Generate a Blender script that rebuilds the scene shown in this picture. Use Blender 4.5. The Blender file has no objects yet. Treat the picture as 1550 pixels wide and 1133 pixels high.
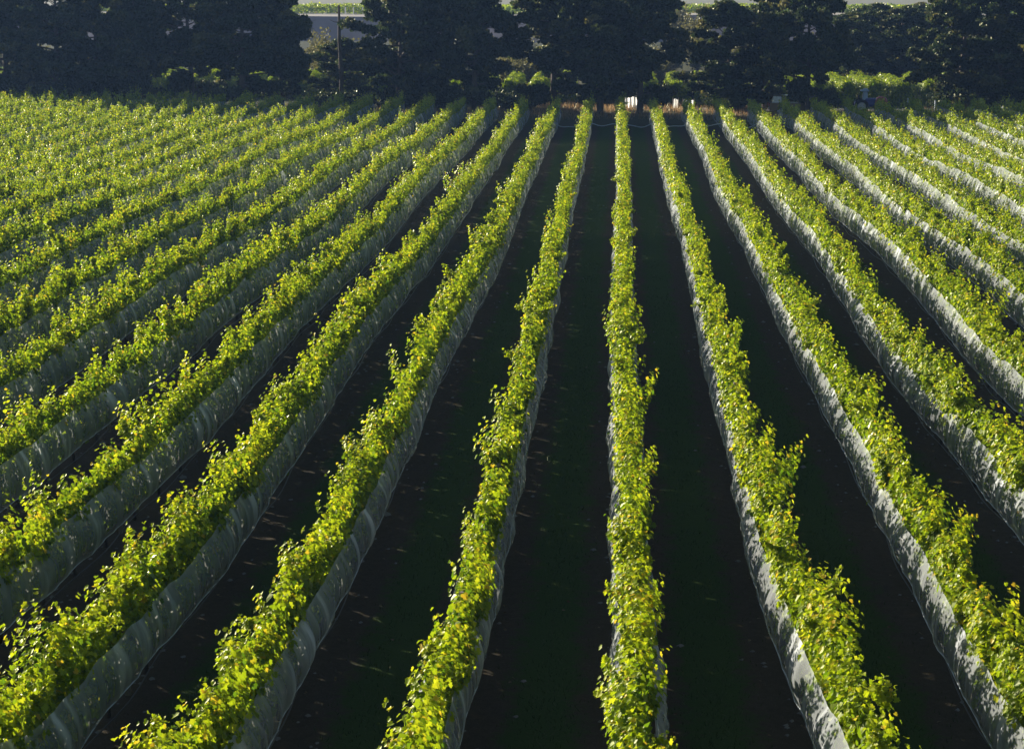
import bpy, math, random
import numpy as np
from mathutils import Vector, Matrix, Euler

random.seed(7)
RNG = np.random.default_rng(7)
SC = bpy.context.scene
COL = SC.collection

# ------------------------------------------------------------------ camera
F_PX = 2400.0
PITCH = math.atan(606.0 / F_PX)
YAW = math.radians(3.75)
CAM_Z = 11.8
cam_d = bpy.data.cameras.new("camera")
cam = bpy.data.objects.new("camera", cam_d)
COL.objects.link(cam)
cam_d.sensor_width = 36.0
cam_d.lens = 36.0 * F_PX / 1550.0
cam_d.clip_start = 0.1
cam_d.clip_end = 6000
cam.location = (0, 0, CAM_Z)
cam.rotation_euler = Euler((math.pi / 2 - PITCH, 0, YAW), 'XYZ')
SC.camera = cam

# ------------------------------------------------------------------ light
SUN_AZ = math.radians(-57)      # measured from +Y, negative = to the left
SUN_EL = math.radians(14.5)
world = bpy.data.worlds.new("World")
SC.world = world
world.use_nodes = True
wn = world.node_tree
for n in list(wn.nodes):
    wn.nodes.remove(n)
sky = wn.nodes.new('ShaderNodeTexSky')
sky.sky_type = 'NISHITA'
sky.sun_disc = False
sky.sun_elevation = SUN_EL
sky.sun_rotation = SUN_AZ
sky.air_density = 1.0
sky.dust_density = 0.6
sky.ozone_density = 1.5
bgn = wn.nodes.new('ShaderNodeBackground')
bgn.inputs['Strength'].default_value = 0.05
wo = wn.nodes.new('ShaderNodeOutputWorld')
wn.links.new(sky.outputs[0], bgn.inputs[0])
wn.links.new(bgn.outputs[0], wo.inputs[0])

sun_d = bpy.data.lights.new("sun", 'SUN')
sun_d.energy = 5.0
sun_d.angle = math.radians(0.5)
sun_d.color = (1.0, 0.93, 0.77)
sun = bpy.data.objects.new("sun", sun_d)
COL.objects.link(sun)
sd = Vector((math.sin(SUN_AZ) * math.cos(SUN_EL), math.cos(SUN_AZ) * math.cos(SUN_EL), math.sin(SUN_EL)))
sun.rotation_euler = sd.to_track_quat('Z', 'Y').to_euler()
sun.location = (-60, 40, 60)

SC.view_settings.view_transform = 'Standard'
SC.view_settings.look = 'None'
SC.view_settings.exposure = 1.15
SC.view_settings.gamma = 1.0
SC.render.engine = 'CYCLES'
SC.cycles.max_bounces = 8
SC.cycles.transparent_max_bounces = 24
SC.cycles.volume_bounces = 0

# ------------------------------------------------------------------ helpers
def tag(o, label=None, cat=None, group=None, kind=None):
    if label: o['label'] = label
    if cat: o['category'] = cat
    if group: o['group'] = group
    if kind: o['kind'] = kind
    return o

def empty(name, loc, rz=0.0, parent=None):
    o = bpy.data.objects.new(name, None)
    COL.objects.link(o)
    o.location = loc
    o.rotation_euler = (0, 0, rz)
    o.empty_display_size = 0.3
    if parent: o.parent = parent
    return o

def mesh_obj(name, me, parent=None, loc=(0, 0, 0)):
    o = bpy.data.objects.new(name, me)
    COL.objects.link(o)
    o.location = loc
    if parent: o.parent = parent
    return o

def copy_tree(o, parent=None):
    c = o.copy()
    COL.objects.link(c)
    c.parent = parent
    for ch in list(o.children):
        copy_tree(ch, c)
    return c

def np_mesh(name, V, faces, mats, mat_idx=None, smooth=False, attrs=None):
    """faces: list of (F,k) int arrays"""
    me = bpy.data.meshes.new(name)
    V = np.asarray(V, dtype=np.float32)
    me.vertices.add(len(V))
    me.vertices.foreach_set('co', V.ravel())
    loops = np.concatenate([f.ravel() for f in faces]).astype(np.int32)
    sizes = np.concatenate([np.full(len(f), f.shape[1], dtype=np.int32) for f in faces])
    starts = np.concatenate([[0], np.cumsum(sizes)[:-1]]).astype(np.int32)
    me.loops.add(len(loops))
    me.loops.foreach_set('vertex_index', loops)
    me.polygons.add(len(sizes))
    me.polygons.foreach_set('loop_start', starts)
    if mat_idx is not None:
        me.polygons.foreach_set('material_index', np.asarray(mat_idx, dtype=np.int32))
    me.polygons.foreach_set('use_smooth', np.full(len(sizes), smooth, dtype=bool))
    for m in mats: me.materials.append(m)
    if attrs:
        for k, (dom, arr) in attrs.items():
            a = me.attributes.new(k, 'FLOAT', dom)
            a.data.foreach_set('value', np.asarray(arr, dtype=np.float32))
    me.update(calc_edges=True)
    return me

class MB:
    """collects simple solids into one mesh"""
    def __init__(self):
        self.v = []; self.f = []
    def box(self, c, s, rz=0.0, taper=1.0, bev=0.0):
        cx, cy, cz = c; sx, sy, sz = [q / 2 for q in s]
        ca, sa = math.cos(rz), math.sin(rz)
        b = min(bev, sx * .9, sy * .9, sz * .9)
        def ring(x, y, z):
            k = len(self.v)
            pts = [(-x + b, -y), (x - b, -y), (x, -y + b), (x, y - b), (x - b, y), (-x + b, y), (-x, y - b), (-x, -y + b)] if b > 0 else [(-x, -y), (x, -y), (x, y), (-x, y)]
            for px, py in pts:
                self.v.append((cx + px * ca - py * sa, cy + px * sa + py * ca, cz + z))
            return list(range(k, k + len(pts)))
        if b > 0:
            rs = [ring(sx - b, sy - b, -sz), ring(sx, sy, -sz + b), ring(sx * taper, sy * taper, sz - b), ring(sx * taper - b, sy * taper - b, sz)]
        else:
            rs = [ring(sx, sy, -sz), ring(sx * taper, sy * taper, sz)]
        self._loft(rs)
    def _loft(self, rs):
        n = len(rs[0])
        self.f.append(rs[0][::-1])
        for a, b in zip(rs[:-1], rs[1:]):
            for i in range(n):
                j = (i + 1) % n
                self.f.append([a[i], a[j], b[j], b[i]])
        self.f.append(rs[-1])
    def tube(self, pts, rad, n=8):
        pts = [Vector(p) for p in pts]
        if not hasattr(rad, '__len__'): rad = [rad] * len(pts)
        rs = []
        for i, p in enumerate(pts):
            d = (pts[min(i + 1, len(pts) - 1)] - pts[max(i - 1, 0)]).normalized()
            up = Vector((0, 0, 1)) if abs(d.z) < .9 else Vector((1, 0, 0))
            a = d.cross(up).normalized(); b = d.cross(a)
            k = len(self.v)
            for j in range(n):
                t = 2 * math.pi * j / n
                self.v.append(tuple(p + a * math.cos(t) * rad[i] + b * math.sin(t) * rad[i]))
            rs.append(list(range(k, k + n)))
        self._loft(rs)
    def extrude(self, prof, x0, x1, inset=0.0):
        """profile of (y,z) points extruded along x"""
        k = len(self.v); n = len(prof)
        for p in prof: self.v.append((x0, p[0], p[1]))
        for p in prof: self.v.append((x1, p[0], p[1]))
        self.f.append(list(range(k, k + n))[::-1]); self.f.append(list(range(k + n, k + 2 * n)))
        for i in range(n):
            j = (i + 1) % n
            self.f.append([k + i, k + j, k + n + j, k + n + i])
    def build(self, name, mat, parent=None, loc=(0, 0, 0), smooth=False):
        me = bpy.data.meshes.new(name)
        me.from_pydata(self.v, [], self.f)
        me.materials.append(mat)
        if smooth:
            me.polygons.foreach_set('use_smooth', [True] * len(me.polygons))
        me.update()
        return mesh_obj(name, me, parent, loc)

def noise1(y, wl, seed):
    """smooth 1-D value noise in [-1,1]"""
    r = np.random.default_rng(seed)
    tab = r.uniform(-1, 1, 4096)
    t = np.asarray(y, dtype=float) / wl + 1000.0
    i = np.floor(t).astype(int); f = t - i
    f = f * f * (3 - 2 * f)
    return tab[i % 4096] * (1 - f) + tab[(i + 1) % 4096] * f

# ------------------------------------------------------------------ terrain
_py = np.array([-60, -6, 0, 4, 9, 12.5, 15.9, 21.2, 27, 34, 45, 59, 80, 100, 119, 150, 4000])
_pz = np.array([10.2, 10.1, 9.6, 6.0, 2.5, 1.75, 1.46, 1.14, 0.88, 0.68, 0.50, 0.36, 0.22, 0.10, 0.0, 0.0, 0.0])
_ty = np.linspace(-60, 400, 9201)
_tz = np.interp(_ty, _py, _pz)
_k = np.exp(-0.5 * (np.arange(-60, 61) / 28.0) ** 2); _k /= _k.sum()
_tzs = np.convolve(np.pad(_tz, 60, mode='edge'), _k, mode='valid')
def gz(x, y):
    x = np.asarray(x, dtype=float); y = np.asarray(y, dtype=float)
    base = np.interp(y, _ty, _tzs)
    fade = np.clip((y - 10) / 12, 0, 1) * np.clip((128 - y) / 30, 0, 1)
    u = 0.12 * np.sin(y / 5.3 + x * 0.21 + 0.6) + 0.08 * np.sin(y / 8.7 - x * 0.13 + 2.0) + 0.05 * np.sin(x / 4.1 + 1.0)
    return base + u * fade

# ------------------------------------------------------------------ materials
def new_mat(name):
    m = bpy.data.materials.new(name)
    m.use_nodes = True
    nt = m.node_tree
    for n in list(nt.nodes): nt.nodes.remove(n)
    out = nt.nodes.new('ShaderNodeOutputMaterial')
    return m, nt, out

def simple_mat(name, col, rough=0.7, metal=0.0, noise=0.0, nscale=5.0, spec=0.4, bump=0.0):
    m, nt, out = new_mat(name)
    p = nt.nodes.new('ShaderNodeBsdfPrincipled')
    p.inputs['Roughness'].default_value = rough
    p.inputs['Metallic'].default_value = metal
    p.inputs['Specular IOR Level'].default_value = spec
    if noise > 0:
        tc = nt.nodes.new('ShaderNodeTexCoord')
        no = nt.nodes.new('ShaderNodeTexNoise'); no.inputs['Scale'].default_value = nscale
        no.inputs['Detail'].default_value = 6
        nt.links.new(tc.outputs['Object'], no.inputs['Vector'])
        mx = nt.nodes.new('ShaderNodeMix'); mx.data_type = 'RGBA'
        mx.inputs[6].default_value = tuple(c * (1 - noise) for c in col) + (1,)
        mx.inputs[7].default_value = tuple(min(1, c * (1 + noise)) for c in col) + (1,)
        nt.links.new(no.outputs['Fac'], mx.inputs[0])
        nt.links.new(mx.outputs[2], p.inputs['Base Color'])
        if bump:
            b = nt.nodes.new('ShaderNodeBump'); b.inputs['Strength'].default_value = bump
            nt.links.new(no.outputs['Fac'], b.inputs['Height'])
            nt.links.new(b.outputs[0], p.inputs['Normal'])
    else:
        p.inputs['Base Color'].default_value = tuple(col) + (1,)
    nt.links.new(p.outputs[0], out.inputs[0])
    return m

def ramp(nt, stops, interp='LINEAR'):
    r = nt.nodes.new('ShaderNodeValToRGB')
    r.color_ramp.interpolation = interp
    e = r.color_ramp.elements
    while len(e) < len(stops): e.new(0.5)
    for i, (p, c) in enumerate(stops):
        e[i].position = p; e[i].color = tuple(c) + (1,)
    return r

def leaf_mat(name, stops_r, stops_t, tr=0.5, gloss=0.10, rough=0.38):
    """diffuse + translucent leaf with a thin waxy gloss; colour from the per-leaf 'tint'"""
    m, nt, out = new_mat(name)
    cap = 0.08
    at = nt.nodes.new('ShaderNodeAttribute'); at.attribute_name = 'tint'
    r1 = ramp(nt, stops_r); r2 = ramp(nt, stops_t)
    nt.links.new(at.outputs['Fac'], r1.inputs[0]); nt.links.new(at.outputs['Fac'], r2.inputs[0])
    d = nt.nodes.new('ShaderNodeBsdfDiffuse'); t = nt.nodes.new('ShaderNodeBsdfTranslucent')
    nt.links.new(r1.outputs[0], d.inputs[0]); nt.links.new(r2.outputs[0], t.inputs[0])
    mx = nt.nodes.new('ShaderNodeMixShader'); mx.inputs[0].default_value = tr
    nt.links.new(d.outputs[0], mx.inputs[1]); nt.links.new(t.outputs[0], mx.inputs[2])
    g = nt.nodes.new('ShaderNodeBsdfGlossy'); g.inputs['Roughness'].default_value = rough
    g.inputs[0].default_value = (1, .98, .72, 1)
    lw = nt.nodes.new('ShaderNodeFresnel'); lw.inputs['IOR'].default_value = 1.38
    ml = nt.nodes.new('ShaderNodeMath'); ml.operation = 'MULTIPLY'; ml.inputs[1].default_value = gloss * 10
    nt.links.new(lw.outputs[0], ml.inputs[0])
    mc = nt.nodes.new('ShaderNodeMath'); mc.operation = 'MINIMUM'; mc.inputs[1].default_value = cap
    nt.links.new(ml.outputs[0], mc.inputs[0])
    m2 = nt.nodes.new('ShaderNodeMixShader')
    nt.links.new(mc.outputs[0], m2.inputs[0]); nt.links.new(mx.outputs[0], m2.inputs[1]); nt.links.new(g.outputs[0], m2.inputs[2])
    nt.links.new(m2.outputs[0], out.inputs[0])
    return m

M_LEAF = leaf_mat('vine_leaf',
    [(0.0, (0.045, 0.085, 0.008)), (0.5, (0.19, 0.25, 0.013)), (0.85, (0.36, 0.36, 0.02)), (1.0, (0.44, 0.31, 0.03))],
    [(0.0, (0.14, 0.26, 0.008)), (0.5, (0.49, 0.60, 0.010)), (0.85, (0.76, 0.76, 0.02)), (1.0, (0.84, 0.58, 0.03))],
    tr=0.45, gloss=0.05, rough=0.42)
M_LEAF_FAR = M_LEAF
M_PINE = leaf_mat('pine_needles',
    [(0.0, (0.012, 0.024, 0.010)), (0.6, (0.036, 0.052, 0.018)), (1.0, (0.12, 0.11, 0.035))],
    [(0.0, (0.02, 0.04, 0.012)), (0.6, (0.07, 0.095, 0.025)), (1.0, (0.22, 0.19, 0.04))], tr=0.35, gloss=0.04, rough=0.5)
M_OLIVE = leaf_mat('olive_foliage',
    [(0.0, (0.06, 0.06, 0.03)), (0.6, (0.12, 0.105, 0.05)), (1.0, (0.20, 0.17, 0.06))],
    [(0.0, (0.10, 0.10, 0.03)), (0.6, (0.20, 0.18, 0.05)), (1.0, (0.34, 0.30, 0.07))], tr=0.4, gloss=0.04, rough=0.5)
M_BARK = simple_mat('bark', (0.09, 0.065, 0.05), 0.9, noise=0.5, nscale=9, bump=0.6)
M_VBARK = simple_mat('vine_bark', (0.075, 0.055, 0.04), 0.9, noise=0.5, nscale=30, bump=0.5)
M_POST = simple_mat('weathered_timber', (0.22, 0.19, 0.15), 0.85, noise=0.35, nscale=12, bump=0.3)
M_HOSE = simple_mat('drip_hose_plastic', (0.035, 0.035, 0.04), 0.35, spec=0.6)
M_CORD = simple_mat('white_cord', (0.62, 0.66, 0.72), 0.6)

def net_mat():
    m, nt, out = new_mat('bird_netting')
    tc = nt.nodes.new('ShaderNodeTexCoord')
    mp = nt.nodes.new('ShaderNodeMapping'); mp.inputs['Scale'].default_value = (2.0, 2.4, 0.55)
    mp.inputs['Rotation'].default_value = (math.radians(14), 0, 0)
    no = nt.nodes.new('ShaderNodeTexNoise'); no.inputs['Scale'].default_value = 1.0
    no.inputs['Detail'].default_value = 4; no.inputs['Roughness'].default_value = 0.5; no.inputs['Distortion'].default_value = 0.4
    nt.links.new(tc.outputs['Object'], mp.inputs[0]); nt.links.new(mp.outputs[0], no.inputs['Vector'])
    at = nt.nodes.new('ShaderNodeAttribute'); at.attribute_name = 'gather'
    r = ramp(nt, [(0.0, (0.24,) * 3), (0.48, (0.28,) * 3), (0.62, (0.38,) * 3), (0.76, (0.75,) * 3), (1.0, (0.9,) * 3)])
    nt.links.new(no.outputs['Fac'], r.inputs[0])
    ad = nt.nodes.new('ShaderNodeMath'); ad.operation = 'ADD'; ad.use_clamp = True
    nt.links.new(r.outputs[0], ad.inputs[0]); nt.links.new(at.outputs['Fac'], ad.inputs[1])
    d = nt.nodes.new('ShaderNodeBsdfDiffuse'); d.inputs[0].default_value = (0.72, 0.75, 0.78, 1)
    t = nt.nodes.new('ShaderNodeBsdfTranslucent'); t.inputs[0].default_value = (0.80, 0.80, 0.76, 1)
    g = nt.nodes.new('ShaderNodeBsdfGlossy'); g.inputs['Roughness'].default_value = 0.35
    mx = nt.nodes.new('ShaderNodeMixShader'); mx.inputs[0].default_value = 0.36
    nt.links.new(d.outputs[0], mx.inputs[1]); nt.links.new(t.outputs[0], mx.inputs[2])
    m2 = nt.nodes.new('ShaderNodeMixShader'); m2.inputs[0].default_value = 0.10
    nt.links.new(mx.outputs[0], m2.inputs[1]); nt.links.new(g.outputs[0], m2.inputs[2])
    tr = nt.nodes.new('ShaderNodeBsdfTransparent')
    m3 = nt.nodes.new('ShaderNodeMixShader')
    nt.links.new(ad.outputs[0], m3.inputs[0]); nt.links.new(tr.outputs[0], m3.inputs[1]); nt.links.new(m2.outputs[0], m3.inputs[2])
    nt.links.new(m3.outputs[0], out.inputs[0])
    return m
M_NET = net_mat()

ROW0 = 0.34; W = 2.6
def ground_mat():
    m, nt, out = new_mat('vineyard_ground')
    L = nt.links.new
    def math_(op, a, b=None, clamp=False):
        n = nt.nodes.new('ShaderNodeMath'); n.operation = op; n.use_clamp = clamp
        for i, q in enumerate((a, b)):
            if q is None: continue
            if isinstance(q, (int, float)): n.inputs[i].default_value = q
            else: L(q, n.inputs[i])
        return n.outputs[0]
    def noise(scale, detail=6, rough=.6, vec=None):
        n = nt.nodes.new('ShaderNodeTexNoise'); n.inputs['Scale'].default_value = scale
        n.inputs['Detail'].default_value = detail; n.inputs['Roughness'].default_value = rough
        L(vec or tc.outputs['Object'], n.inputs['Vector']); return n.outputs['Fac']
    def mix(f, a, b):
        n = nt.nodes.new('ShaderNodeMix'); n.data_type = 'RGBA'
        L(f, n.inputs[0]) if not isinstance(f, float) else None
        for i, q in ((6, a), (7, b)):
            if isinstance(q, tuple): n.inputs[i].default_value = q + (1,)
            else: L(q, n.inputs[i])
        return n.outputs[2]
    tc = nt.nodes.new('ShaderNodeTexCoord')
    sx = nt.nodes.new('ShaderNodeSeparateXYZ'); L(tc.outputs['Object'], sx.inputs[0])
    u = math_('DIVIDE', math_('SUBTRACT', sx.outputs[0], ROW0), W)
    fr = math_('SUBTRACT', u, math_('ROUND', u))
    dist = math_('MULTIPLY', math_('ABSOLUTE', fr), W)          # 0 under the vines .. 1.3 mid lane
    n1 = noise(1.3); n2 = noise(7.0); n3 = noise(38.0, 8, .7)
    g = math_('ADD', dist, math_('MULTIPLY', math_('SUBTRACT', n1, 0.5), 0.9))
    g = math_('ADD', g, math_('MULTIPLY', math_('SUBTRACT', n2, 0.5), 0.7))
    gm = math_('MULTIPLY', math_('SUBTRACT', g, 0.62), 3.0, True)
    dirt = mix(n2, (0.052, 0.040, 0.026), (0.11, 0.086, 0.058))
    dirt = mix(math_('MULTIPLY', math_('SUBTRACT', n3, 0.55), 5.0, True), dirt, (0.17, 0.14, 0.10))
    grass = mix(n3, (0.026, 0.058, 0.010), (0.075, 0.125, 0.024))
    grass = mix(math_('MULTIPLY', math_('SUBTRACT', n2, 0.6), 4.0, True), grass, (0.06, 0.06, 0.025))
    colr = mix(gm, dirt, grass)
    # beyond the rows: rough dry headland, then the gravel yard road, then fields
    y = sx.outputs[1]
    hd = mix(n2, (0.10, 0.085, 0.05), (0.055, 0.07, 0.025))
    colr = mix(math_('MULTIPLY', math_('SUBTRACT', math_('ADD', y, math_('MULTIPLY', n1, 4.0)), 128.5), 0.8, True), colr, hd)
    bmp = nt.nodes.new('ShaderNodeBump'); bmp.inputs['Strength'].default_value = 0.9; bmp.inputs['Distance'].default_value = 0.06
    L(math_('ADD', n3, n2), bmp.inputs['Height'])
    p = nt.nodes.new('ShaderNodeBsdfPrincipled'); p.inputs['Roughness'].default_value = 0.95
    p.inputs['Specular IOR Level'].default_value = 0.15
    L(colr, p.inputs['Base Color']); L(bmp.outputs[0], p.inputs['Normal']); L(p.outputs[0], out.inputs[0])
    return m
M_GROUND = ground_mat()

# ------------------------------------------------------------------ ground
def build_ground():
    xs = np.concatenate([np.linspace(-2500, -120, 16)[:-1], np.linspace(-120, 90, 211), np.linspace(90, 2500, 16)[1:]])
    ys = np.concatenate([np.linspace(-60, 10, 30)[:-1], np.linspace(10, 150, 281), np.linspace(150, 299, 20)[1:], np.linspace(299, 5000, 12)[1:]])
    X, Y = np.meshgrid(xs, ys)
    Z = gz(X, Y)
    V = np.stack([X.ravel(), Y.ravel(), Z.ravel()], 1)
    nx, ny = len(xs), len(ys)
    i = np.arange((nx - 1) * (ny - 1)); r = i // (nx - 1); c = i % (nx - 1); a = r * nx + c
    Fq = np.stack([a, a + 1, a + nx + 1, a + nx], 1)
    me = np_mesh('ground', V, [Fq], [M_GROUND], smooth=True)
    tag(mesh_obj('ground', me), kind='structure')
build_ground()

# gravel road crossing beyond the headland (a thin sheet above the ground)
M_GRAVEL = simple_mat('pale_gravel', (0.55, 0.50, 0.42), 0.75, noise=0.25, nscale=3, bump=0.2)
def strip(name, x0, x1, y0f, y1f, z, mat, n=60):
    xs = np.linspace(x0, x1, n)
    V = np.concatenate([np.stack([xs, y0f(xs), np.full(n, z)], 1), np.stack([xs, y1f(xs), np.full(n, z)], 1)])
    i = np.arange(n - 1)
    me = np_mesh(name, V, [np.stack([i, i + 1, i + 1 + n, i + n], 1)], [mat])
    return mesh_obj(name, me)
tag(strip('road', 6, 90, lambda x: 143.5 + .5 * np.sin(x / 3), lambda x: 146.6 + .4 * np.sin(x / 2), 0.012, M_GRAVEL), kind='structure')

# ------------------------------------------------------------------ leaves
def nrm(a):
    return a / np.maximum(np.linalg.norm(a, axis=1, keepdims=True), 1e-9)

def leaf_arrays(P, T, N, S, lod):
    """P base, T tip direction, N normal, S size -> vertices, face arrays, faces-per-leaf"""
    T = nrm(T - N * np.sum(T * N, 1, keepdims=True))
    B = np.cross(N, T)
    S1 = S[:, None]
    n = len(P)
    if lod == 0:
        pts = [(0, .12, 0), (-.30, -.08, .05), (-.56, .30, .16), (-.36, .52, .06), (-.40, .78, .12), (-.10, .80, .0), (0, 1.05, -.08), (.10, .80, .0), (.40, .78, .12), (.36, .52, .06), (.56, .30, .16), (.30, -.08, .05)]
        fc = [[0, 1, 2, 3, 4, 5, 6], [0, 6, 7, 8, 9, 10, 11]]
    elif lod == 1:
        pts = [(0, 0, 0), (-.5, .32, .15), (-.34, .80, .10), (0, 1.0, -.05), (.34, .80, .10), (.5, .32, .15)]
        fc = [[0, 1, 2, 3], [0, 3, 4, 5]]
    elif lod == 3:
        pts = [(-.010, 0, 0), (.010, 0, 0), (.004, 1, 0), (-.004, 1, 0), (0, 0, -.010), (0, 0, .010), (0, 1, .004), (0, 1, -.004)]
        fc = [[0, 1, 2, 3], [4, 5, 6, 7]]
    else:
        pts = [(0, 0, 0), (-.48, .5, .08), (0, 1.0, 0), (.48, .5, .08)]
        fc = [[0, 3, 2, 1]]
    K = len(pts)
    V = np.empty((n, K, 3), dtype=np.float32)
    for k, (a, b, c) in enumerate(pts):
        V[:, k] = P + S1 * (a * B + b * T + c * N)
    base = (np.arange(n) * K)[:, None]
    F = np.stack([base + np.array(f)[None, :] for f in fc], 1).reshape(n * len(fc), len(fc[0]))
    return V.reshape(-1, 3), F, len(fc)

def leaves_mesh(name, chunks, mat, extra=None):
    """chunks: list of (P,T,N,S,tint,lod)"""
    Vs, Fs, Ts = [], [], []
    off = 0
    for P, T, N, S, tint, lod in chunks:
        if len(P) == 0: continue
        V, F, q = leaf_arrays(P, T, N, S, lod)
        Vs.append(V); Fs.append(F + off); Ts.append(np.repeat(tint, q)); off += len(V)
    mats = [mat]; mi = None
    if extra is not None:
        ev, ef, em = extra
        Vs.append(ev); Fs.append(ef + off); mats.append(em)
        mi = np.concatenate([np.zeros(sum(len(t) for t in Ts)), np.ones(len(ef))])
        Ts.append(np.zeros(len(ef)))
    return np_mesh(name, np.concatenate(Vs), Fs, mats, mat_idx=mi, attrs={'tint': ('FACE', np.concatenate(Ts))})

def sprout(rng, B, D, L, nleaf, size, bend, lod, tipy=0.0):
    """shoots from base B, direction D (n,3), length L, leaves along them"""
    n = len(B)
    t = (np.arange(nleaf)[None, :] + rng.uniform(-.3, .3, (n, nleaf))) / (nleaf - 1)
    t = np.clip(t, 0, 1)
    Dn = nrm(D)
    pos = B[:, None, :] + Dn[:, None, :] * (t * L[:, None])[:, :, None]
    pos[:, :, 2] -= bend[:, None] * t ** 2 * L[:, None]
    t = t.ravel(); pos = pos.reshape(-1, 3)
    return pos, t

def vine_leaves(X, y0, y1, seed, lod, shoots, nleaf, size, wid=1.0):
    rng = np.random.default_rng(seed)
    L = y1 - y0
    ns = int(L * shoots)
    if ns < 1: return []
    sp_ = 0.50
    nc_ = int(L / sp_) + 3
    ci = rng.integers(0, nc_, ns)
    ccy = y0 - sp_ + sp_ * (np.arange(nc_) + rng.uniform(-.35, .35, nc_) + .5)
    cch = rng.normal(-.02, .21, nc_); cch = np.where(rng.random(nc_) < .14, cch + .25, cch)
    ccx = rng.normal(0, .06, nc_); ccl = rng.normal(0, .12, nc_); ccm = rng.normal(0, .12, nc_)
    ys = np.clip(ccy[ci] + rng.normal(0, .13, ns), y0, y1)
    loose = rng.random(ns) < .24
    ys = np.where(loose, rng.uniform(y0, y1, ns), ys)
    # plants about every 1.8 m make the wall thicker and thinner
    bump = np.where(loose, -.10, cch[ci]) + noise1(ys, 1.8, 23 + int(abs(X) * 10)) * 0.14
    side = noise1(ys, 2.2, 31 + int(abs(X) * 10)) * 0.04
    bx = X + side + ccx[ci] + rng.normal(0, .038, ns) * wid
    g = gz(np.full(ns, X), ys)
    B = np.stack([bx, ys, g + rng.uniform(.52, .98, ns)], 1)
    D = np.stack([ccl[ci] + rng.normal(0, .06, ns) * wid, ccm[ci] + rng.normal(0, .06, ns), np.ones(ns)], 1)
    Ls = 1.12 + bump + rng.normal(0, .06, ns)
    Ls += (rng.random(ns) < .10) * rng.uniform(.08, .28, ns)
    pos, t = sprout(rng, B, D, Ls, nleaf, size, rng.uniform(0, .06, ns), lod)
    n = len(pos)
    # laterals push leaves out of the row
    out_ang = rng.uniform(0, 2 * np.pi, n)
    rad = rng.uniform(.02, .130, n) * (1.1 - .62 * t)
    off = np.stack([np.cos(out_ang) * rad * 1.1 * wid, np.sin(out_ang) * rad, rng.normal(0, .03, n)], 1)
    P = pos + off
    low_ = P[:, 2] - gz(P[:, 0] * 0 + X, P[:, 1]) < 1.18
    P[:, 0] = np.where(low_, X + np.clip(P[:, 0] - X, -.5, .5) * .55, P[:, 0])
    outw = np.stack([P[:, 0] - (X + np.repeat(side, nleaf)), np.zeros(n), np.zeros(n)], 1)
    outw[:, 0] = np.sign(outw[:, 0]) * np.clip(np.abs(outw[:, 0]) * 4, .2, 1)
    N = nrm(outw + np.stack([np.zeros(n), np.zeros(n), .30 + .6 * t], 1) + rng.normal(0, 1, (n, 3)) * np.array([.34, .72, .34]))
    T = np.stack([outw[:, 0] * .4, np.zeros(n), -np.ones(n)], 1) + rng.normal(0, .33, (n, 3))
    S = size * rng.uniform(.7, 1.15, n) * np.where(t > .9, .75, 1.0)
    tint = np.clip(rng.normal(.36, .26, n) + np.repeat(noise1(ys, 1.3, 77) * .10, nleaf) + (t > .85) * .12 + (rng.random(n) < .05 * (1.2 - t)) * .3, 0, 1)
    chunks = [(P, T, N, S, tint, lod)]
    # dark unseen filler leaves added inside the wall to stop sun leaking through
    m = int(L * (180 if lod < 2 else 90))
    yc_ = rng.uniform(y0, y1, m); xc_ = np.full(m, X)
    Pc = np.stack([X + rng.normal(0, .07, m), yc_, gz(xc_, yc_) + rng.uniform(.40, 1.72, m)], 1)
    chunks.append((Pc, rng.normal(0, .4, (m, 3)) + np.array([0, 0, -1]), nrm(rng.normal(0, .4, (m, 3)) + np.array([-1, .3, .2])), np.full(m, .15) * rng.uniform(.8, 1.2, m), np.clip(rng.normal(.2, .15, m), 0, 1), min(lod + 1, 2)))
    # straying shoots that break the outline
    nw0 = rng.poisson(L * 0.42)
    nw = nw0 * 3
    if nw:
        yw = np.clip(np.repeat(rng.uniform(y0, y1, nw0), 3) + rng.normal(0, .06, nw), y0, y1)
        sg = np.repeat(rng.choice([-1, 1], nw0), 3)
        gw = gz(np.full(nw, X), yw)
        Bw = np.stack([X + sg * rng.uniform(.05, .2, nw), yw, gw + np.repeat(rng.uniform(1.45, 1.95, nw0), 3) + rng.normal(0, .05, nw)], 1)
        Dw = np.stack([sg * np.repeat(rng.uniform(.1, 1.0, nw0), 3), np.repeat(rng.normal(0, .35, nw0), 3), np.repeat(rng.uniform(.3, 1.2, nw0), 3)], 1) + rng.normal(0, .07, (nw, 3))
        Lw = np.repeat(rng.uniform(.25, .6, nw0), 3) * rng.uniform(.7, 1, nw)
        k = max(5, int(12 * min(1, shoots / 18)))
        bw = rng.uniform(0, .35, nw)
        if lod < 2:
            tipw = Bw + nrm(Dw) * Lw[:, None]; tipw[:, 2] -= bw * Lw
            dw = tipw - Bw
            chunks.append((Bw, dw, nrm(np.cross(dw, rng.normal(0, 1, (nw, 3)))), np.linalg.norm(dw, axis=1), np.full(nw, .9), 3))
        for rep in range(4 if lod < 2 else 2):
            pw, tw = sprout(rng, Bw, Dw, Lw, k, size, bw, lod)
            m = len(pw)
            pw = pw + rng.normal(0, .035, (m, 3))
            Nw = nrm(rng.normal(0, .6, (m, 3)) + np.array([0, 0, .5]))
            Tw = rng.normal(0, .5, (m, 3)) + np.array([0, 0, -.7])
            chunks.append((pw, Tw, Nw, size * rng.uniform(.65, 1.05, m) * (1.05 - .35 * tw), np.clip(rng.normal(.5, .18, m), 0, 1), lod))
    return chunks

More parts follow.
